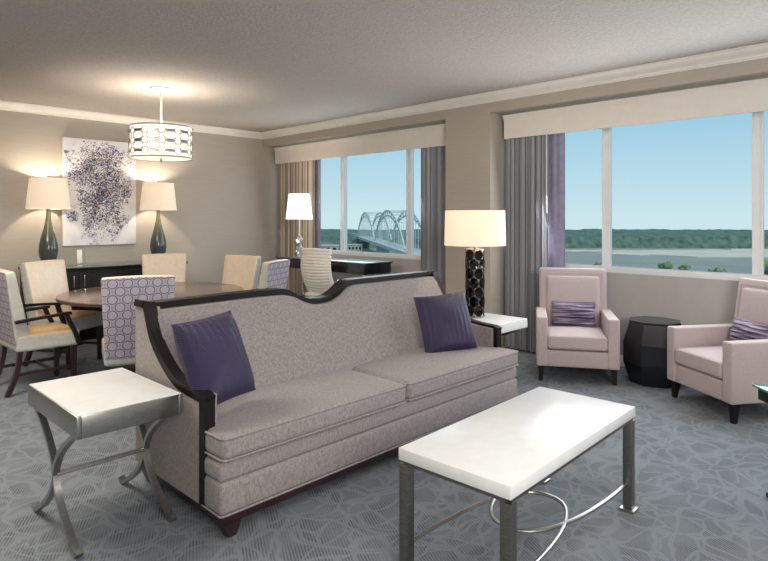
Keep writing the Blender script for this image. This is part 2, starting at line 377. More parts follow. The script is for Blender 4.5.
def pillow_bm(w_, h_, th, n=18, ears=.045, ridges=0):
    """upright throw pillow in the XZ plane, centre at origin"""
    bm = NB(); G = {}
    for s in (1, -1):
        for i in range(n+1):
            for j in range(n+1):
                u, v = -1+2*i/n, -1+2*j/n
                edge = i in (0, n) or j in (0, n)
                if s == -1 and edge: G[(s, i, j)] = G[(1, i, j)]; continue
                t_ = ((1-abs(u)**3.6)*(1-abs(v)**3.6))**.5*th/2
                t_ *= .72+.28*(1-u*u)*(1-v*v)
                t_ += .004*math.sin(5*u+3*v)*(1-u*u)*(1-v*v)
                if ridges: t_ *= 1+.16*math.sin(v*PI*ridges+.8*math.sin(3*u))
                x = w_/2*u*(1-ears*(1-v*v)*abs(u)**2); z = h_/2*v*(1-ears*(1-u*u)*abs(v)**2)
                G[(s, i, j)] = bm.verts.new((x, s*t_, z))
    for s in (1, -1):
        for i in range(n):
            for j in range(n):
                q = [G[(s, i, j)], G[(s, i+1, j)], G[(s, i+1, j+1)], G[(s, i, j+1)]]
                bm.faces.new(q if s == -1 else q[::-1])
    return bm
def thing(name, label, cat, loc=(0, 0, 0), rz=0, group=None):
    o = bpy.data.objects.new(name, None); C.objects.link(o); o.location = loc; o.rotation_euler = (0, 0, rz); o.empty_display_size = .2
    o['label'] = label; o['category'] = cat
    if group: o['group'] = group
    return o
def tag(o, label, cat, group=None, kind=None):
    o['label'] = label; o['category'] = cat
    if group: o['group'] = group
    if kind: o['kind'] = kind
    return o
def struct(name, bm, m, parent=None, smooth=35):
    o = obj(name, bm, m, parent, smooth=smooth)
    if parent is None: o['kind'] = 'structure'
    return o
def plan(d, s):  # distance along the view axis and to its right -> floor plan
    return (math.cos(VIEW)*d+math.sin(VIEW)*s, math.sin(VIEW)*d-math.cos(VIEW)*s)

# ------------------------------------------------------------------ room shell
XW, XS, YL, ZC = 5.97, 5.60, 8.27, 2.90
X0, Y0 = -2.2, -2.4
bm = NB(); box(bm, ((X0+XW)/2, (Y0+YL)/2, -.05), (XW-X0+.4, YL-Y0+.4, .1)); struct('floor', bm, 'carpet')
bm = NB(); box(bm, ((X0+XW)/2, (Y0+YL)/2, ZC+.05), (XW-X0+.4, YL-Y0+.4, .1)); struct('ceiling', bm, 'ceiling')
bm = NB(); box(bm, ((X0+XW)/2, YL+.1, ZC/2), (XW-X0+.3, .2, ZC)); struct('wall_left', bm, 'wall')
bm = NB(); box(bm, (X0-.1, (Y0+YL)/2, ZC/2), (.2, YL-Y0, ZC)); struct('wall_back', bm, 'wall')
bm = NB(); box(bm, ((X0+XW)/2, Y0-.1, ZC/2), (XW-X0+.3, .2, ZC)); struct('wall_near', bm, 'wall')
SILL, HEAD = 1.0, 2.64
WIN = [(4.50, 8.15), (-1.7, 3.72)]
bm = NB()
box(bm, (XW+.1, (Y0+YL)/2, .47), (.2, YL-Y0, .94))
box(bm, (XW+.1, (Y0+YL)/2, (HEAD+ZC)/2), (.2, YL-Y0, ZC-HEAD))
for y0, y1 in ((Y0, WIN[1][0]), (WIN[1][1], WIN[0][0]), (WIN[0][1], YL)): box(bm, (XW+.1, (y0+y1)/2, (.94+HEAD)/2), (.2, y1-y0, HEAD-.94))
struct('wall_right', bm, 'wall_paint')
bm = NB(); box(bm, ((XS+XW)/2, (Y0+YL)/2, (2.69+ZC)/2), (XW-XS, YL-Y0, ZC-2.69)); struct('trim_1', bm, 'wall')      # dropped soffit
bm = NB(); box(bm, ((XS+XW)/2, (3.79+4.43)/2, 2.69/2), (XW-XS, 4.43-3.79, 2.69)); struct('wall_pier', bm, 'wall')
# crown moulding profile (distance from wall, height below ceiling)
CR = [(0, 0), (.105, 0), (.105, -.014), (.092, -.018), (.088, -.03), (.070, -.045), (.048, -.056), (.030, -.066), (.024, -.074), (.024, -.082), (.012, -.088), (.012, -.098), (0, -.098)]
bm = NB(); prism(bm, [(XS-a_, ZC+b_) for a_, b_ in CR], 'XZ', Y0, YL); struct('trim_2', bm, 'trim')
bm = NB(); prism(bm, [(YL-a_, ZC+b_) for a_, b_ in CR], 'YZ', X0, XS); struct('trim_3', bm, 'trim')
BB = [(0, 0), (.018, 0), (.018, .085), (.012, .095), (.006, .11), (0, .11)]
bm = NB(); prism(bm, [(YL-a_, b_) for a_, b_ in BB], 'YZ', X0, XW); struct('baseboard_left', bm, 'trim')
bm = NB(); prism(bm, [(XW-a_, b_) for a_, b_ in BB], 'XZ', Y0, 3.79); prism(bm, [(XW-a_, b_) for a_, b_ in BB], 'XZ', 4.43, YL)
prism(bm, [(XS-a_, b_) for a_, b_ in BB], 'XZ', 3.79, 4.43); struct('baseboard_right', bm, 'trim')
# windows
MUL = [(8.08, 6.74, 5.38, 4.57), (3.65, 2.63, 1.27, -.09, -1.63)]
for k, ((y0, y1), mul) in enumerate(zip(WIN, MUL)):
    bm = NB()
    box(bm, (6.02, (y0+y1)/2, .967), (.10, y1-y0, .066), .006)
    box(bm, (6.03, (y0+y1)/2, HEAD-.03), (.08, y1-y0, .06))
    for y in mul:
        box(bm, (6.035, y, (SILL+HEAD)/2), (.07, .07, HEAD-SILL), .006)
        box(bm, (6.015, y+.033, (SILL+HEAD)/2), (.05, .018, HEAD-SILL), .003)
        box(bm, (6.015, y-.033, (SILL+HEAD)/2), (.05, .018, HEAD-SILL), .003)
    wn = struct('window_%d' % (k+1), bm, 'frame_white')
    ys = sorted(mul)
    for a_, b_ in zip(ys, ys[1:]):
        bm = NB(); box(bm, (6.045, (a_+b_)/2, (SILL+HEAD)/2), (.008, b_-a_-.06, HEAD-SILL-.04)); obj('pane', bm, 'pane', wn)
# valances
def valance(y0, y1, label):
    bm = NB(); f = 5.77
    prof = [(f+.02, 2.40), (f+.02, 2.655), (f-.03, 2.665), (f-.03, 2.65), (f-.022, 2.64), (f-.006, 2.615), (f, 2.60), (f, 2.40)]
    prism(bm, prof, 'XZ', y0, y1)
    box(bm, ((f+.02+5.95)/2, y0+.012, 2.53), (5.95-f-.02, .024, .26)); box(bm, ((f+.02+5.95)/2, y1-.012, 2.53), (5.95-f-.02, .024, .26))
    o = obj('window_valance', bm, 'valance', loc=(0, 0, 0)); tag(o, label, 'valance'); return o
valance(4.445, 8.17, 'long cream box valance above the window behind the desk')
valance(-1.6, 3.72, 'long cream box valance above the window behind the pink armchairs')
# curtains (pleated, with real thickness)
def curtain(name, label, x, y0, y1, z0, z1, m, folds, amp, group=None):
    bm = NB(); uv = bm.loops.layers.uv.new('UVMap'); n = folds*10; rows = 6
    th = .006; cols = []
    L = 0; arc = [0]; pts = []
    rnd = random.Random(len(label)+int(y0*10)); ph = [rnd.uniform(-.5, .5) for _ in range(folds+2)]
    for i in range(n+1):
        t_ = i/n; f_ = t_*folds; k_ = int(f_)
        wob = ph[k_]*(1-(f_-k_))+ph[k_+1]*(f_-k_)
        y = y0+(y1-y0)*t_+.012*math.sin(2*PI*f_*2); xx = amp*(1+.5*wob)*math.sin(2*PI*f_+wob)
        pts.append((xx, y))
        if i: L += math.hypot(pts[i][0]-pts[i-1][0], pts[i][1]-pts[i-1][1]); arc.append(L)
    V = {}
    for side in (0, 1):
        for j in range(rows+1):
            z = z0+(z1-z0)*j/rows; k2 = 1-.35*(j/rows)
            for i, (xx, y) in enumerate(pts): V[(side, i, j)] = bm.verts.new((x+xx*k2+side*th, y, z))
    def face(q, u):
        f = bm.faces.new(q)
        for lp, uu in zip(f.loops, u): lp[uv].uv = uu
    for side in (0, 1):
        for j in range(rows):
            for i in range(n):
                face([V[(side, i, j)], V[(side, i+1, j)], V[(side, i+1, j+1)], V[(side, i, j+1)]], [(arc[i], j/rows), (arc[i+1], j/rows), (arc[i+1], (j+1)/rows), (arc[i], (j+1)/rows)])
    for j in range(rows):
        for i in (0, n): face([V[(0, i, j)], V[(1, i, j)], V[(1, i, j+1)], V[(0, i, j+1)]], [(arc[i], 0)]*4)
    for i in range(n):
        for j in (0, rows): face([V[(0, i, j)], V[(1, i, j)], V[(1, i+1, j)], V[(0, i+1, j)]], [(arc[i], 0)]*4)
    o = obj(name, bm, m, smooth=60); return tag(o, label, 'curtain', group)
curtain('curtain', 'tan striped curtain behind the lit desk lamp', 5.83, 7.22, 8.13, .02, 2.42, 'drape_warm', 7, .045)
curtain('curtain', 'slate striped curtain at the right end of the desk window', 5.83, 4.50, 5.01, .02, 2.42, 'drape', 6, .04)
cr3 = curtain('curtain', 'tall slate striped curtain hanging behind the hammered table lamp and end table', 5.845, 3.21, 3.745, .02, 2.42, 'drape', 8, .048)
curtain('curtain_lining', 'narrow lilac lining panel showing between the tall slate curtain and the river window', 5.925, 3.055, 3.34, .02, 2.42, 'sheer', 4, .010)
curtain('curtain_lining', 'narrow lilac lining panel at the desk window beside the tan striped curtain', 5.925, 7.17, 7.40, .02, 2.42, 'sheer', 3, .010)
curtain('curtain_lining', 'narrow lilac lining panel at the right end of the desk window', 5.925, 4.86, 5.10, .02, 2.42, 'sheer', 3, .010)
bm = NB(); tube(bm, [(5.80, 3.20, 1.55), (5.80, 3.20, 2.42)], .006); obj('pull_wand', bm, 'white_plastic', cr3)

# ------------------------------------------------------------------ sofa
def make_sofa(loc):
    t = thing('sofa', 'long taupe sofa with dark wood trim and a dipped back', 'sofa', loc)
    HW = 1.275
    tp = [(-1.275, 1.015), (-.57, 1.022), (-.32, 1.018), (-.27, 1.005), (-.20, .965), (-.10, .932), (0, .924), (.09, .932), (.17, .965), (.235, 1.012), (.275, 1.03), (.33, 1.034), (.6, 1.034), (1.275, 1.034)]
    def top(x):
        for (a_, b_), (c_, d_) in zip(tp, tp[1:]):
            if a_ <= x <= c_: return b_+(d_-b_)*(x-a_)/(c_-a_)
        return tp[-1][1]
    # back upholstery
    bm = NB(); xs = [-1.22+2.44*i/96 for i in range(97)]; nr = 12; G = []
    for x in xs:
        zt = top(x)-.035; col = []
        for j in range(nr+1):
            u = j/nr; z = .34+(zt-.34)*u; y = .02+.30*(z-.40)/.62-.03*math.sin(PI*u)
            col.append(bm.verts.new((x, y, z)))
        col.append(bm.verts.new((x, .43, zt))); col.append(bm.verts.new((x, .43, .34))); G.append(col)
    for a_, b_ in zip(G, G[1:]):
        for j in range(len(a_)): bm.faces.new((a_[j], b_[j], b_[(j+1) % len(a_)], a_[(j+1) % len(a_)]))
    bm.faces.new(G[0]); bm.faces.new(G[-1][::-1]); obj('backrest', bm, 'sofa', t)
    bm = NB()  # outside back
    pts = [(x, top(x)-.03) for x in [-1.27+2.54*i/60 for i in range(61)]]+[(1.27, .12), (-1.27, .12)]
    pts = [(max(-1.18, min(1.18, x)), z) for x, z in pts]; pts = [p for k, p in enumerate(pts) if k == 0 or p != pts[k-1]]
    prism(bm, pts, 'XZ', .425, .455); obj('outside_back', bm, 'sofa', t)
    # side panels
    curve = catmull([(-.29, .638), (-.20, .642), (-.12, .648), (-.03, .662), (.06, .70), (.14, .75), (.21, .805), (.265, .865), (.30, .93), (.33, 1.0)], 5)
    cv = [(p.x, p.y) for p in [Vector((q[0], q[1], 0)) for q in curve]]
    for s in (-1, 1):
        bm = NB(); pts = [(-.285, .12), (.457, .12), (.457, 1.0)]+cv[::-1]
        prism(bm, pts, 'YZ', s*1.185, s*1.27); obj('side_panel', bm, 'sofa', t)
    # base bands and seat deck
    bm = NB(); box(bm, (0, -.38, .198), (2.54, .19, .156), .022, 3); box(bm, (0, -.378, .319), (2.54, .185, .09), .02, 3)
    fb = obj('front_band', bm, 'sofa', t)
    bm = NB(); tube(bm, [(-1.27, -.30, .124), (-1.272, -.465, .124), (-1.262, -.476, .124), (1.262, -.476, .124), (1.272, -.465, .124), (1.27, -.30, .124)], .005, 6); obj('piping', bm, 'sofa', fb)
    bm = NB(); box(bm, (0, .06, .245), (2.36, .74, .24)); obj('seat_deck', bm, 'sofa', t)
    # seat cushions
    for s in (-1, 1):
        def fn(p, s=s):
            x = p.x*1.0; y = p.y; z = p.z
            ox = s*x                     # outward coordinate, -.635 .. .635
            if y > -.155 and ox > .535: ox = .535+(ox-.535)*.10
            y = y
            cz = (1-(x/.64)**2)*(1-(y/.38)**2)
            z += .022*max(cz, 0) if z > 0 else 0
            return (s*ox, y-.006*max(0, 1-(x/.6)**2) if y < -.3 else y, z)
        bm = NB(); softbox(bm, (1.258, .75, .115), .034, n=22, k=4, fn=fn)
        cu = obj('seat_cushion', bm, 'sofa', t, loc=(s*.637, -.115, .432))
        cu['label'] = 'left seat cushion' if s < 0 else 'right seat cushion'
        for zz in (.048, -.050):
            bm = NB(); w2 = .629; path = [(-s*w2, .0, zz), (-s*w2, -.345, zz), (-s*(w2-.01), -.368, zz), (-s*(w2-.03), -.3755, zz), (s*(w2-.03), -.3755, zz), (s*(w2-.01), -.368, zz), (s*w2, -.345, zz), (s*w2, -.17, zz)]
            tube(bm, path, .0055, 6); obj('piping', bm, 'sofa', cu)
    # wood frame: plinth, posts, arm rails and back rail
    bm = NB(); box(bm, (0, -.01, .095), (2.50, .88, .055), .004); obj('plinth', bm, 'mahogany', t)
    for sx in (-1, 1):
        for sy in (-1, 1):
            bm = NB(); taperbox(bm, (sx*1.195, sy*.415-.01, 0), (.045, .045), (sx*1.205, sy*.425-.01, .075), (.08, .08)); obj('leg', bm, 'mahogany', t)
    for s in (-1, 1):
        bm = NB(); X = s*1.243
        rail = [(X, -.30, .12), (X, -.30, .62)]; sweep(bm, rail, .058, .05, (0, 1, 0))
        obj('front_post', bm, 'espresso', t)
        bm = NB(); path = [(X, -.325, .622)]+[(X, c_[0]-.003, c_[1]-.004) for c_ in cv[1:-1]]+[(X, .345, 1.02)]
        sweep(bm, path, .045, .058, (1, 0, 0)); obj('arm_rail', bm, 'espresso', t)
    bm = NB(); path = [(x, .395, z-.012) for x, z in tp[:0]]
    xs2 = [-1.278]+[-1.2+.1*i for i in range(8)]+[-.40+.02*i for i in range(41)]+[.45+.1*i for i in range(8)]+[1.278]
    path = [(x, .405, top(x)-.012) for x in xs2]
    n0 = len(path); sweep(bm, path, .10, .036, (0, 0, 1)); obj('back_rail', bm, 'espresso', t)
    return t
make_sofa((2.685, 2.90, 0))
def throw_pillow(label, loc, rot, w_=.45, h_=.45, th=.20):
    o = obj('throw_pillow', pillow_bm(w_, h_, th), 'plum', loc=loc, rot=rot); return tag(o, label, 'pillow')
throw_pillow('plum throw pillow at the left end of the sofa beside the square silver table', (1.59, 2.78, .765), (math.radians(-22), math.radians(-2), math.radians(16)), .42, .46)
throw_pillow('plum throw pillow at the right end of the sofa near the hammered lamp', (3.53, 2.79, .705), (math.radians(-20), math.radians(-4), math.radians(-24)), .44, .45)

# ------------------------------------------------------------------ square side table and its twin behind the sofa
def make_side_table(loc):
    t = thing('side_table', 'square brushed metal side table with white top and crossed curved legs, left of the sofa', 'table', loc)
    W, D = .485, .72
    bm = NB(); box(bm, (0, 0, .634), (W-.01, D-.01, .014), .002); obj('table_top', bm, 'white_stone', t)
    bm = NB()
    for s in (-1, 1):
        box(bm, (s*(W/2-.01), 0, .588), (.02, D, .10), .002); box(bm, (0, s*(D/2-.01), .588), (W-.04, .02, .10), .002)
    obj('apron', bm, 'nickel', t)
    for sx in (-1, 1):
        for sy in (-1, 1):
            pts = []
            for i in range(25):
                u = -1+2*i/24; z = .277+.262*u
                y = sy*.285*math.copysign(abs(u)**1.75, u)
                pts.append((sx*.218, y, z-.002))
            e_ = pts[0]; pts = [(e_[0], e_[1]-sy*.034, .032), (e_[0], e_[1]-sy*.022, .015)]+pts
            bm = NB(); sweep(bm, pts, .021, .030, (1, 0, 0)); obj('leg', bm, 'nickel', t)
    bm = NB(); tube(bm, [(-.215, .012, .277), (.215, .012, .277)], .007); tube(bm, [(-.215, -.012, .277), (.215, -.012, .277)], .007); obj('stretcher', bm, 'nickel', t)
    return t
make_side_table((1.14, 3.09, 0))
t = thing('end_table', 'white topped end table holding the hammered lamp, behind the right arm of the sofa', 'table', (4.23, 3.00, 0))
bm = NB(); box(bm, (0, 0, .602), (.5, .70, .076), .006); obj('table_top', bm, 'white_stone', t)
bm = NB(); box(bm, (-.02, 0, .548), (.42, .62, .030), .003); obj('under_frame', bm, 'black_wood', t)
bm = NB(); box(bm, (-.12, .12, .28), (.10, .10, .51), .004); obj('column', bm, 'black_wood', t)
bm = NB(); box(bm, (-.12, .12, .0125), (.22, .34, .025), .004); obj('base', bm, 'black_wood', t)

# ------------------------------------------------------------------ coffee table
t = thing('coffee_table', 'rectangular coffee table with thick white slab and square metal legs', 'table', (2.453, 1.447, 0), math.radians(1.6))
bm = NB(); box(bm, (0, 0, .504), (1.235, .54, .052), .004); obj('table_top', bm, 'white_stone', t)
bm = NB()
for s in (-1, 1): box(bm, (0, s*.255, .470), (1.2, .02, .016)); box(bm, (s*.6, 0, .470), (.02, .49, .016))
obj('under_frame', bm, 'nickel_dark', t)
for sx in (-1, 1):
    for sy in (-1, 1):
        bm = NB(); box(bm, (sx*.592, sy*.245, .235), (.046, .046, .454), .002)
        lg = obj('leg', bm, 'nickel_dark', t)
        bm = NB(); box(bm, (sx*.592, sy*.245, .006), (.075, .075, .012), .002); obj('foot_plate', bm, 'nickel', lg)
for s in (-1, 1):
    pts = []
    for i in range(41):
        a_ = -PI/2+PI*i/40; c_, s_ = math.cos(a_), math.sin(a_)
        x = -.592+.79*math.copysign(abs(c_)**.8, c_); y = .235*math.copysign(abs(s_)**.8, s_)
        pts.append((s*-x*-1, y, .13))
    bm = NB(); tube(bm, pts, .0095, 10); obj('stretcher', bm, 'nickel', t)

# ------------------------------------------------------------------ armchairs
def make_armchair(loc, rz, label):
    """faces local -Y, origin at the centre of its footprint"""
    t = thing('armchair', label, 'armchair', loc, rz, 'blush linen armchairs by the river window')
    W, D = .72, .76; yf = -D/2
    for s in (-1, 1):
        bm = NB(); softbox(bm, (.10, .66, .45), .016, n=4, k=3, c=(s*(W/2-.05), yf+.33, .368)); ar = obj('arm', bm, 'pink', t)
    bm = NB(); softbox(bm, (W-.19, .62, .15), .012, n=4, k=2, c=(0, yf+.32, .218)); obj('seat_rail', bm, 'pink', t)
    bm = NB()
    def crown(p): return (p.x, p.y, p.z+(.022*max(0, (1-(p.x/.27)**2)*(1-(p.y/.3)**2)) if p.z > 0 else 0))
    softbox(bm, (W-.2, .56, .125), .025, n=12, k=4, fn=crown); cu = obj('seat_cushion', bm, 'pink', t, loc=(0, yf+.275, .365))
    bm = NB(); a_, b_ = (W-.225)/2, .275
    tube(bm, [(-a_, b_, .052), (-a_, -b_+.012, .052), (-a_+.012, -b_, .052), (a_-.012, -b_, .052), (a_, -b_+.012, .052), (a_, b_, .052)], .005, 6); obj('piping', bm, 'pink', cu)
    # back: outer frame and inset pad, leaning
    lean = math.radians(-9)
    bk = NB(); softbox(bk, (W-.07, .13, .87), .022, n=6, k=3)
    b_o = obj('backrest', bk, 'pink', t, loc=(0, D/2-.095, .555), rot=(lean, 0, 0))
    bm = NB(); softbox(bm, (W-.205, .06, .56), .028, n=10, k=4, fn=lambda p: (p.x, p.y-(.02*max(0, (1-(p.x/.27)**2)*(1-(p.z/.3)**2)) if p.y < 0 else 0), p.z))
    obj('back_pad', bm, 'pink', b_o, loc=(0, -.052, .075))
    bm = NB(); w2, h2 = (W-.155)/2, .335
    tube(bm, [(-w2, -.062, -.3), (-w2, -.062, h2+.045), (w2, -.062, h2+.045), (w2, -.062, -.3)], .0055, 6, up=(0, 1, 0)); obj('piping', bm, 'pink', b_o)
    for sx in (-1, 1):
        for sy in (-1, 1):
            bm = NB(); taperbox(bm, (sx*(W/2-.038), sy*(D/2-.05)+(.01 if sy > 0 else 0), 0), (.032, .032), (sx*(W/2-.045), sy*(D/2-.06), .145), (.055, .055)); obj('leg', bm, 'espresso', t)
    return t
def fwd_to_rz(fx, fy): return math.atan2(fy, fx)+PI/2
f1 = Vector((-.863, -.506)); f2 = Vector((-.82, .572)).normalized()
def chair_at(front, f, lab):
    c_ = Vector(front)-f*.38; return make_armchair((c_.x, c_.y, 0), fwd_to_rz(f.x, f.y), lab), c_
ch1, c1 = chair_at((5.035, 2.47), f1, 'blush linen armchair in front of the slate curtain, left of the black drum table')
ch2, c2 = chair_at((5.015, 1.475), f2, 'blush linen armchair at the right edge, turned toward the sofa')
def lumbar(c_, f, label):
    p = c_-f*.12
    o = obj('lumbar_pillow', pillow_bm(.42, .245, .14, 24, .04, 7), 'ruched', loc=(p.x, p.y, .555), rot=(math.radians(-12), 0, fwd_to_rz(f.x, f.y)))
    o.rotation_euler = (math.radians(-12), 0, fwd_to_rz(f.x, f.y)); return tag(o, label, 'pillow', 'small ruched lavender pillows')
lumbar(c1, f1, 'small ruched lavender pillow on the armchair left of the black drum table')
lumbar(c2, f2, 'small ruched lavender pillow on the armchair at the right edge')

# ------------------------------------------------------------------ black faceted drum table
bm = NB(); lathe(bm, [(.222, 0), (.285, .19), (.285, .37), (.228, .548)], 8)
t = thing('drum_table', 'black faceted drum side table between the two pink armchairs', 'table', (5.60, 2.0, 0), -.05)
obj('body', bm, 'black_wood', t, smooth=5)
bm = NB(); lathe(bm, [(.226, .548), (.230, .552), (.230, .562), (.226, .566)], 8); obj('table_top', bm, 'black_wood', t, smooth=5)

# glass-topped table at the right edge
t = thing('glass_table', 'dark table with a green edged glass top, cut off by the right edge', 'table', (3.72, .62, 0), math.radians(-46))
bm = NB(); box(bm, (0, 0, .590), (.30, .24, .014), .003); obj('glass_top', bm, 'glass_green', t)
bm = NB(); box(bm, (0, 0, .55), (.26, .20, .062), .003); obj('apron', bm, 'espresso', t)
bm = NB(); box(bm, (0, 0, .27), (.07, .07, .50), .003); obj('column', bm, 'espresso', t)
bm = NB(); box(bm, (0, 0, .0125), (.2, .16, .025), .003); obj('base', bm, 'espresso', t)

# ------------------------------------------------------------------ hammered table lamp on the end table
t = thing('table_lamp', 'table lamp with wide drum shade on a column of dark hammered mirror discs', 'lamp', (4.235, 3.025, .64))
bm = NB(); lathe(bm, [(.086, 0), (.088, .006), (.088, .014), (.080, .018)], 32); obj('base', bm, 'mirror_gap', t)
bm = NB(); lathe(bm, [(.080, .016), (.080, .59), (.04, .60), (.015, .605), (.012, .66)], 40); cl = obj('column', bm, 'mirror_gap', t)
bm = NB(); rows, per = 7, 6
for r_ in range(rows):
    z = .058+r_*.0805
    for q in range(per):
        a_ = 2*PI*(q+.5*(r_ % 2))/per
        R_ = .082; ring = []; cen = Vector((math.cos(a_), math.sin(a_), 0))*(R_-.006)+Vector((0, 0, z)); tg = Vector((-math.sin(a_), math.cos(a_), 0))
        nrm = Vector((math.cos(a_), math.sin(a_), 0)); prev = None
        for rr, off in ((1.0, .004), (.96, .0065), (.5, .0045), (.0, .002)):
            if rr == 0: ring = [bm.verts.new(cen+nrm*(off+.002))]
            else:
                ring = []
                for i in range(16):
                    th_ = 2*PI*i/16; aa = a_+.0405*rr*math.cos(th_)/R_
                    n2 = Vector((math.cos(aa), math.sin(aa), 0)); ring.append(bm.verts.new(n2*(R_-.004+off)+Vector((0, 0, z+.0465*rr*math.sin(th_)))))
            if prev is not None:
                for i in range(16):
                    if len(ring) == 1: bm.faces.new((prev[i], prev[(i+1) % 16], ring[0]))
                    else: bm.faces.new((prev[i], prev[(i+1) % 16], ring[(i+1) % 16], ring[i]))
            prev = ring
d_ = obj('disc_facets', bm, 'smoke_mirror', t, smooth=20)
def shade_bm(r0, r1, z0, z1, th=.004):
    bm = NB(); n = 40
    lathe(bm, [(r0, z0), (r1, z1), (r1-th, z1), (r0-th, z0), (r0, z0)], n, caps=False); return bm
def add_shade(t, r0, r1, z0, z1, m, energy, color=(1, .83, .64), bulbz=None, name='lamp_shade'):
    obj(name, shade_bm(r0, r1, z0, z1), m, t)
    bm = NB(); zc = (z0+z1)/2; lathe(bm, [(.001, -.04), (.022, -.025), (.028, 0), (.02, .03), (.001, .045)], 12, c=(0, 0, zc)); b = obj('bulb', bm, 'white_plastic', t)
    l = bpy.data.lights.new(t.name+'_light', 'POINT'); l.energy = energy; l.color = color; l.shadow_soft_size = .05
    o = bpy.data.objects.new(t.name+'_light', l); C.objects.link(o); o.parent = t; o.location = (0, 0, zc+.07)
    bm = NB()
    for a_ in range(3): tube(bm, [(0, 0, z1-.02), ((r1-.003)*math.cos(a_*2.094), (r1-.003)*math.sin(a_*2.094), z1-.015)], .002, 5)
    obj('shade_spider', bm, 'nickel', t)
add_shade(t, .266, .258, .622, .925, 'shade', 13)
bm = NB(); tube(bm, [(0, 0, .64), (0, 0, .93)], .004, 6); obj('harp_rod', bm, 'nickel', t)

# ------------------------------------------------------------------ dining set
TX, TY = 2.665, 5.855
t = thing('dining_table', 'large round dining table with walnut top', 'table', (TX, TY, 0))
bm = NB(); lathe(bm, [(.001, .757), (.86, .757), (.88, .753), (.88, .745)], 72); tp_ = obj('table_top', bm, 'table_wood', t)
bm = NB(); lathe(bm, [(.80, .705), (.86, .712), (.881, .725), (.881, .746), (.86, .748), (.80, .748)], 72); obj('table_edge', bm, 'table_edge', t)
bm = NB(); lathe(bm, [(.30, .0), (.30, .04), (.14, .08), (.11, .2), (.11, .55), (.20, .66), (.34, .704), (.001, .704)], 32); obj('pedestal', bm, 'mahogany', t)
def make_dining(arms, loc, rz, label):
    """faces local +Y"""
    t = thing('dining_armchair' if arms else 'dining_chair', label, 'chair', loc, rz, 'chairs around the round dining table')
    lean = math.radians(8)
    bm = NB()
    def cr_(p): return (p.x*(1+.04*(p.y/.25)), p.y, p.z+(.022*max(0, (1-(p.x/.26)**2)*(1-(p.y/.26)**2)) if p.z > 0 else 0))
    softbox(bm, (.50, .50, .145), .025, n=10, k=4, fn=cr_)
    for f in bm.faces:
        c_ = f.calc_center_median(); f.material_index = 1 if c_.z > .055 else 0
    obj('seat', bm, ['leather_grey', 'lamp_tint_leather'], t, loc=(0, .0, .432))
    bo = bpy.data.objects  # backrest with leather face and patterned rear
    bm = NB(); softbox(bm, (.50, .075, .63), .022, n=8, k=3, fn=lambda p: (p.x*(1+.06*(p.z/.31)), p.y if p.y < 0 else p.y+.022*(1-p.z/.31)+.010*(1-(p.x/.25)**2)*(1-(p.z/.32)**2), p.z+.008*math.cos(p.x*6)*(p.z > .2)))
    bk = obj('backrest', bm, ['leather', 'leather_grey'], t, loc=(0, -.258, .735), rot=(lean, 0, 0))
    bm = NB(); n = 8; G = []
    for i in range(n+1):
        u = -1+2*i/n; col = []
        for j in range(n+1):
            v = -1+2*j/n; x = .249*u*(1+.06*v); z = .315*v+.006*math.cos(x*6)*(v > .7)
            col.append(bm.verts.new((x, -.0385, z)))
        G.append(col)
    for a_, b_ in zip(G, G[1:]):
        for j in range(n): bm.faces.new((a_[j], b_[j], b_[j+1], a_[j+1]))
    r = bmesh.ops.solidify(bm, geom=bm.faces[:], thickness=.004)
    obj('patterned_back', bm, 'pattern', bk)
    for f in bk.data.polygons:
        if abs(f.normal.x) > .6: f.material_index = 1
    for sx in (-1, 1):
        bm = NB(); taperbox(bm, (sx*.215, .215, 0), (.032, .032), (sx*.215, .21, .41), (.046, .046)); obj('leg', bm, 'mahogany', t)
        bm = NB(); path = catmull([(sx*.215, -.215, .41), (sx*.215, -.225, .28), (sx*.215, -.26, .13), (sx*.215, -.315, .002)], 5)
        sweep(bm, path, .038, .038, (0, 1, 0)); obj('leg', bm, 'mahogany', t)
    bm = NB()
    for sx in (-1, 1): box(bm, (sx*.215, -.01, .17), (.018, .45, .026))
    box(bm, (0, .03, .17), (.42, .018, .024)); obj('stretcher', bm, 'mahogany', t)
    if arms:
        for sx in (-1, 1):
            bm = NB(); X = sx*.272
            sweep(bm, catmull([(X, -.27, .625), (X, -.1, .640), (X, .12, .655), (X, .17, .655)], 4), .04, .024, (0, 0, 1)); obj('arm_rest', bm, 'espresso', t)
            bm = NB(); sweep(bm, catmull([(X, .13, .65), (X, .16, .57), (X, .20, .49), (X, .235, .38)], 5), .03, .036, (0, 1, 0)); obj('arm_support', bm, 'espresso', t)
    return t
A_ = lambda deg: math.radians(deg-90)
make_dining(True, (1.635, 5.927, 0), A_(2), 'dining armchair at the far left seen from behind its patterned back, silver seat side showing')
make_dining(True, (2.082, 6.615, 0), A_(-59.6), 'dining armchair under the left vase lamp with a bright cream leather back')
ch = make_dining(False, (2.039, 4.812, 0), A_(69.8), 'dining chair with lilac patterned back, closest to the sofa, its rear turned to us')
make_dining(False, (3.238, 6.848, 0), A_(-114.5), 'cream leather dining chair below the right vase lamp, beyond the round table')
make_dining(False, (3.603, 6.087, 0), A_(-164.6), 'cream leather dining chair at the right side of the round table, against bare wall')
make_dining(False, (3.528, 5.436, 0), A_(119.2), 'dining chair with small sliver of lilac patterned back showing, left of the ribbed desk chair')

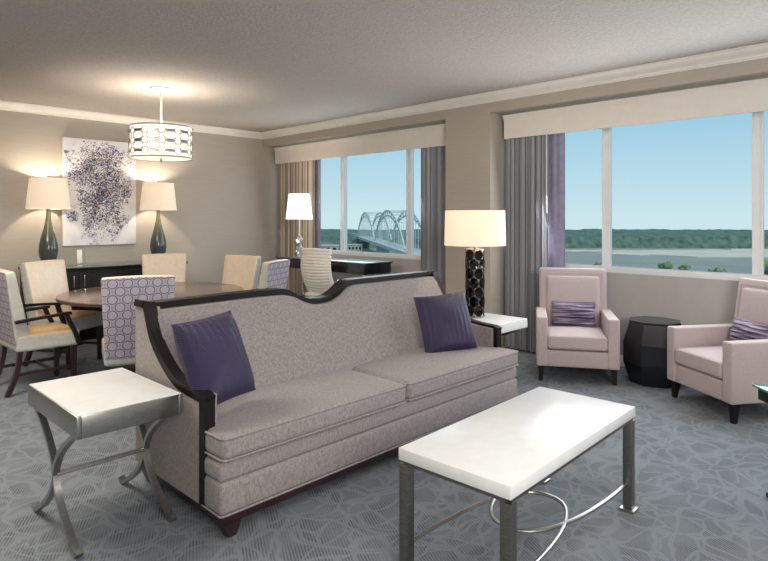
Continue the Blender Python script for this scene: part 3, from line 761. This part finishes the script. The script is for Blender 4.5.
# ------------------------------------------------------------------ credenza with its lamps, card, painting
t = thing('credenza', 'low black credenza with glass top under the painting', 'cabinet', (2.98, 7.93, 0))
bm = NB(); box(bm, (0, 0, .48), (1.84, .62, .78), .004); box(bm, (0, .02, .05), (1.7, .54, .10)); obj('body', bm, 'espresso', t)
bm = NB(); box(bm, (0, -.01, .885), (1.88, .66, .022), .004); obj('wood_top', bm, 'espresso', t)
bm = NB(); box(bm, (0, -.01, .902), (1.88, .66, .012), .003); obj('glass_top', bm, 'glass_top', t)
for k in range(4):
    x = -.69+.46*k
    bm = NB(); box(bm, (x, -.318, .47), (.445, .02, .72), .004); dr = obj('door', bm, 'espresso', t)
    hx = x+(.17 if k % 2 == 0 else -.17)
    bm = NB(); tube(bm, [(hx, -.328, .66), (hx, -.352, .67), (hx, -.356, .735), (hx, -.352, .80), (hx, -.328, .81)], .007, 8, up=(1, 0, 0)); obj('handle', bm, 'chrome', dr)
def vase_lamp(x, label):
    t = thing('table_lamp', label, 'lamp', (x, 8.02, .908), 0, 'vase lamps on the credenza')
    bm = NB(); lathe(bm, [(.055, 0), (.06, .008), (.058, .02), (.076, .05), (.099, .12), (.108, .19), (.102, .27), (.082, .36), (.056, .45), (.037, .54), (.028, .60), (.022, .70), (.024, .715), (.012, .72)], 36); obj('vase_base', bm, 'glaze', t, smooth=60)
    bm = NB(); tube(bm, [(0, 0, .70), (0, 0, 1.08)], .005, 6); lathe(bm, [(.001, 1.08), (.014, 1.09), (.016, 1.105), (.001, 1.12)], 12); obj('harp_and_finial', bm, 'nickel', t)
    add_shade(t, .245, .205, .70, 1.08, 'shade', 26)
    return t
vase_lamp(2.31, 'green blue vase lamp with cream shade, left of the painting')
vase_lamp(3.70, 'green blue vase lamp with cream shade, right of the painting')
bm = NB(); box(bm, (0, 0, .09), (.062, .01, .18), .002); o = obj('display_card', bm, 'white_plastic', loc=(2.72, 8.16, .909), rot=(math.radians(-6), 0, 0)); tag(o, 'small upright white card standing on the credenza below the painting', 'card')
t = thing('painting', 'abstract canvas of purple and navy paint splatters on white', 'painting', (3.0, YL-.012, 1.84))
bm = NB(); box(bm, (0, -.022, 0), (.94, .044, 1.40), .003); obj('canvas', bm, 'canvas_side', t)
bm = NB(); box(bm, (0, -.0455, 0), (.93, .002, 1.39)); obj('painted_face', bm, 'painting', t)

# ------------------------------------------------------------------ pendant
t = thing('pendant_light', 'drum pendant light with a silver link lattice hanging over the dining table', 'lamp', (2.883, 6.18, 0))
bm = NB(); lathe(bm, [(.001, 2.868), (.09, 2.872), (.115, 2.885), (.115, 2.90)], 32); obj('canopy', bm, 'white_plastic', t)
bm = NB(); tube(bm, [(0, 0, 2.46), (0, 0, 2.88)], .012, 10); obj('rod', bm, 'white_plastic', t)
R_ = .325
bm = shade_bm(R_-.012, R_-.012, 2.145, 2.475); obj('lamp_shade', bm, 'shade_drum', t)
bm = NB(); lathe(bm, [(.001, 2.142), (R_-.02, 2.142), (R_-.02, 2.150), (.001, 2.150)], 40); obj('diffuser', bm, 'shade_drum', t)
bm = NB(); NC = 12; dz = .107
def on_drum(a, z): return (R_*math.cos(a), R_*math.sin(a), z)
for q in range(NC):
    a0 = 2*PI*q/NC+.1; step = 2*PI/NC
    for r_ in range(3):
        z = 2.20+r_*dz
        tube(bm, [on_drum(a0+.105*math.cos(k*PI/8), z+.034*math.sin(k*PI/8)) for k in range(16)], .0035, 5, closed=True)
        sweep(bm, [on_drum(a0+.105+(step-.21)*k/6, z) for k in range(7)], .006, .024, (0, 0, 1))
    for r_ in range(2):
        z = 2.20+(r_+.5)*dz
        tube(bm, [on_drum(a0+step/2+.20*math.cos(k*PI/8), z+.040*math.sin(k*PI/8)) for k in range(16)], .0035, 5, closed=True)
obj('lattice', bm, 'nickel', t)
bm = NB()
for z in (2.145, 2.475): tube(bm, [(R_*math.cos(k*PI/24), R_*math.sin(k*PI/24), z) for k in range(48)], .007, 6, closed=True)
obj('rim', bm, 'nickel', t)
bm = NB(); lathe(bm, [(.001, 2.10), (.012, 2.108), (.015, 2.12), (.008, 2.135), (.02, 2.142)], 14); obj('finial', bm, 'nickel', t)
l = bpy.data.lights.new('pendant_bulb_light', 'POINT'); l.energy = 38; l.color = (1, .86, .70); l.shadow_soft_size = .08
o = bpy.data.objects.new('pendant_bulb_light', l); C.objects.link(o); o.parent = t; o.location = (0, 0, 2.36)

# ------------------------------------------------------------------ desk, desk chair and lamp
t = thing('desk', 'long black writing desk with glass top under the left window', 'desk', (5.475, 6.40, 0))
bm = NB(); box(bm, (0, 0, .835), (.49, 1.90, .13), .004); obj('apron', bm, 'black_wood', t)
bm = NB(); box(bm, (0, 0, .905), (.51, 1.94, .014), .003); obj('desk_top', bm, 'black_wood', t)
bm = NB(); box(bm, (0, 0, .918), (.53, 1.96, .012), .003); obj('glass_top', bm, 'glass_top', t)
for sx in (-1, 1):
    for sy in (-1, 1):
        bm = NB(); box(bm, (sx*.20, sy*.90, .385), (.045, .045, .77), .002); obj('leg', bm, 'nickel', t)
t = thing('desk_lamp', 'bright white shaded lamp with stacked crystal base on the desk', 'lamp', (5.42, 7.06, .925))
bm = NB(); box(bm, (0, 0, .012), (.12, .12, .024), .004); obj('base', bm, 'crystal', t)
bm = NB(); lathe(bm, [(.02, .024), (.03, .05), (.055, .09), (.06, .13), (.04, .17), (.018, .19), (.045, .22), (.055, .25), (.045, .28), (.018, .31), (.014, .33)], 16); obj('crystal_stem', bm, 'crystal', t, smooth=10)
bm = NB(); tube(bm, [(0, 0, .024), (0, 0, .92)], .006, 8); obj('rod', bm, 'nickel', t)
add_shade(t, .20, .155, .555, .935, 'shade_bright', 10)
t = thing('desk_chair', 'ribbed ivory leather swivel chair pushed up to the desk', 'chair', (5.02, 5.93, 0), math.radians(-90+14))
# local +Y faces the desk
def spine(u):  # u 0..1 bottom to top -> (y, z)
    return (-.15-.075*math.sin(PI*u*1.1)-.16*u, .515+.60*u)
bm = NB(); nr = 15; th = .028
for k in range(nr):
    u0, u1 = k/nr, (k+1)/nr
    (ya, za), (yb, zb) = spine(u0), spine(u1); c_ = ((ya+yb)/2, (za+zb)/2); L = math.hypot(yb-ya, zb-za); ang = math.atan2(-(yb-ya), zb-za)
    tmp = NB(); softbox(tmp, (.46, .05, L*1.04), .016, n=6, k=3, fn=lambda p: (p.x, p.y+.05*(p.x/.23)**2, p.z))
    mt = Matrix.Translation((0, c_[0], c_[1])) @ Matrix.Rotation(ang, 4, 'X')
    tmp.transform(mt); me = bpy.data.meshes.new('tmp'); tmp.to_mesh(me); tmp.free(); bm.from_mesh(me); bpy.data.meshes.remove(me)
obj('backrest', bm, 'ivory_leather', t, smooth=50)
bm = NB()
for k in range(6):
    tmp = NB(); softbox(tmp, (.47, .078, .055), .024, n=5, k=3); tmp.transform(Matrix.Translation((0, -.16+.077*k, .505+.004*k))); me = bpy.data.meshes.new('tmp'); tmp.to_mesh(me); tmp.free(); bm.from_mesh(me); bpy.data.meshes.remove(me)
obj('seat', bm, 'ivory_leather', t, smooth=50)
for s in (-1, 1):
    bm = NB(); pts = catmull([(s*.245, -.19, .50), (s*.262, -.20, .60), (s*.262, -.15, .70), (s*.262, .08, .70), (s*.262, .16, .62), (s*.245, .14, .50)], 5)
    sweep(bm, pts, .012, .022, (0, .1, 1)); obj('arm_rest', bm, 'chrome', t)
bm = NB(); tube(bm, [(0, 0.02, .09), (0, 0.02, .48)], .025, 12, up=(0, 1, 0)); obj('gas_column', bm, 'plastic_black', t)
bm = NB()
for k in range(5):
    a_ = 2*PI*k/5+.3; sweep(bm, [(.03*math.cos(a_), .02+.03*math.sin(a_), .10), (.28*math.cos(a_), .02+.28*math.sin(a_), .065)], .035, .022)
sb = obj('star_base', bm, 'chrome', t)
for k in range(5):
    a_ = 2*PI*k/5+.3; bm = NB(); tmp = NB(); lathe(tmp, [(.001, -.02), (.026, -.018), (.03, 0), (.026, .018), (.001, .02)], 14)
    tmp.transform(Matrix.Translation((.27*math.cos(a_), .02+.27*math.sin(a_), .03)) @ Matrix.Rotation(a_, 4, 'Z') @ Matrix.Rotation(PI/2, 4, 'X')); obj('caster', tmp, 'plastic_black', sb); bm.free()

# ------------------------------------------------------------------ outdoors, seen from a high floor
GZ = -40.0
def strip(name, pts_ds, z, th, m):
    bm = NB(); prism(bm, [plan(d, s) for d, s in pts_ds], 'XY', z-th, z); return obj(name, bm, m)
o = strip('river', [(60, -1800), (60, 1800), (1300, 2600), (1300, -2600)], GZ, 2, 'water'); tag(o, 'wide grey blue river below the windows', 'river', kind='stuff')
# sandbars
def blob(name, d0, d1, s0, s1, z, m, seed, label):
    r = random.Random(seed); n = 40; up, dn = [], []
    for i in range(n+1):
        u = i/n; s = s0+(s1-s0)*u; w2 = (d1-d0)/2*(math.sin(PI*u)**.5)*(.7+.5*r.random()); c_ = (d0+d1)/2+r.uniform(-4, 4)
        up.append((c_+w2, s)); dn.append((c_-w2, s))
    bm = NB(); pts = dn[1:-1]+[((d0+d1)/2, s1)]+up[1:-1][::-1]+[((d0+d1)/2, s0)]
    prism(bm, [plan(d, s) for d, s in pts], 'XY', GZ-1, z); return tag(obj(name, bm, m), label, 'sandbar')
blob('sandbar', 600, 780, 250, 900, GZ+.6, 'sand', 3, 'long pale sandbar in the river seen through the right window')
blob('sandbar', 725, 765, 130, 330, GZ+.5, 'sand', 5, 'thin pale sandbar in the river near the left edge of the right window')
# far forest canopy: lumpy mesh band
def forest(name, d0, d1, s0, s1, nd, ns, h, m, seed, label):
    r = random.Random(seed); bm = NB(); G = []
    from mathutils import noise
    for i in range(nd+1):
        row = []
        for j in range(ns+1):
            d = d0+(d1-d0)*i/nd; s = s0+(s1-s0)*j/ns
            x, y = plan(d+r.uniform(-3, 3), s+r.uniform(-3, 3))
            z = GZ+h*(.85+.14*noise.noise((x*.012, y*.012, 3))+.16*noise.noise((x*.05, y*.05, 1))) if 0 < i < nd else GZ-1
            row.append(bm.verts.new((x, y, z)))
        G.append(row)
    for a_, b_ in zip(G, G[1:]):
        for j in range(ns): bm.faces.new((a_[j], a_[j+1], b_[j+1], b_[j]))
    return tag(obj(name, bm, m, smooth=180), label, 'forest', kind='stuff')
forest('forest', 806, 1300, -900, 1300, 34, 190, 19, 'forest', 1, 'dense dark green forest along the far river bank')
forest('forest', 700, 830, -240, -52, 14, 40, 10, 'bank', 2, 'paler green woods on the near bank seen left of the bridge')
o = strip('river_bank', [(60, -700), (60, -60), (230, -10), (420, -20), (640, -34), (835, -44), (900, -900)], GZ+1.2, 2, 'bank'); tag(o, 'green and grey river bank beneath the bridge', 'land', kind='stuff')
# tree tops close to the building
def tree(x, y, top_, r, label, seed):
    t = thing('tree', label, 'tree', (x, y, GZ), 0, 'trees on the near river bank')
    bm = NB(); sweep(bm, [(0, 0, 0), (0, 0, top_-GZ-r)], 1.0, 1.0, (0, 1, 0)); obj('trunk', bm, 'bark', t)
    rr = random.Random(seed); bm = NB()
    for k in range(26):
        a_ = rr.uniform(0, 2*PI); q = r*math.sqrt(rr.random())*.8; zz = top_-GZ-r*.75+rr.uniform(-.5, .5)*r*(1-q/r*.6)
        g = bmesh.ops.create_icosphere(bm, subdivisions=2, radius=r*rr.uniform(.22, .4), matrix=Matrix.Translation((q*math.cos(a_), q*math.sin(a_), zz)))
        for v in g['verts']: v.co += Vector((rr.uniform(-.12, .12), rr.uniform(-.12, .12), rr.uniform(-.12, .12)))*r*.35
    obj('crown', bm, 'near_leaves', t, smooth=20)
for i, (px, py, r, lab) in enumerate([(665, 261, 3.0, 'round green treetop above the right window sill, leftmost of four'), (684, 264, 2.6, 'small green treetop above the right window sill, second from left of four'),
        (716, 266, 4.2, 'broad dark green treetop above the right window sill, third from left of four'), (768, 258, 6, 'green treetop at the right edge beyond the last mullion'), (597, 261, 3.2, 'small green treetop low in the narrow pane by the lilac lining')]):
    d = 260; s = (px-384)/590*d; x, y = plan(d, s); tree(x, y, 1.5-(py-218)/590*d, r, lab, i+3)
# arch bridge
b = thing('arch_bridge', 'steel bridge with two tall pale arches crossing the river, seen through the left window', 'bridge')
def on(d, off): return plan(d, -35.7+(810-d)*.138+off)
ZD = -24
bm = NB()
pts = [on(1200, 0), on(225, 0), on(225, 18), on(1200, 18)]; prism(bm, pts, 'XY', ZD-3, ZD); obj('deck', bm, 'concrete', b)
for (d0, d1) in ((440, 622), (626, 812)):
    for off in (0, 18):
        bm = NB(); pts = []
        for i in range(33):
            u = i/32; d = d0+(d1-d0)*u; x, y = on(d, off); pts.append((x, y, ZD+2+30*(1-(2*u-1)**2)**.85))
        sweep(bm, pts, 1.0, 1.5, (0, 0, 1))
        p2 = [(p[0], p[1], p[2]-4.5*math.sin(PI*i/32)) for i, p in enumerate(pts)]
        sweep(bm, p2, .9, 1.0, (0, 0, 1))
        for i in range(2, 31): sweep(bm, [pts[i], p2[i+(1 if i % 2 else -1)]], .5, .5, (0, 1, 0))
        ar = obj('arch', bm, 'bridge_steel', b)
        bm = NB()
        for i in range(3, 30, 2): sweep(bm, [p2[i], (p2[i][0], p2[i][1], ZD)], .35, .35, (0, 1, 0))
        obj('hangers', bm, 'bridge_steel', ar)
    bm = NB()
    for i in range(6, 27, 2):
        u = i/32; d = d0+(d1-d0)*u; z = ZD+2+30*(1-(2*u-1)**2)**.85; a_ = on(d, 0); c_ = on(d, 18); sweep(bm, [(*a_, z), (*c_, z)], .6, .6)
    obj('cross_bracing', bm, 'bridge_steel', b)
for d in (240, 330, 438, 624, 815, 1000):
    bm = NB(); x, y = on(d, 9); box(bm, (x, y, (GZ+ZD-3)/2-1), (6, 14, ZD-3-GZ+2), rot=(0, 0, VIEW)); obj('pier', bm, 'concrete', b)
# small far buildings on the bank
for i, (d, s, w_, h_, lab) in enumerate([(690, -34, 12, 9, 'small pale block on the bank beside the bridge, right of the first mullion'), (690, -68, 22, 8, 'low pale building on the bank left of the first mullion')]):
    x, y = plan(d, s); t = thing('building', lab, 'building', (x, y, GZ+1.1), VIEW, 'far buildings on the river bank')
    bm = NB(); box(bm, (0, 0, h_/2), (w_, w_*1.4, h_)); obj('walls', bm, 'far_wall', t)
    bm = NB(); box(bm, (0, 0, h_+.4), (w_+1, w_*1.4+1, .8)); obj('roof', bm, 'concrete', t)
    bm = NB()
    for k in range(4): box(bm, (-w_/2-.05, -w_*.5+w_*.33*k, h_*.6), (.2, w_*.16, 3))
    obj('windows', bm, 'black_wood', t)
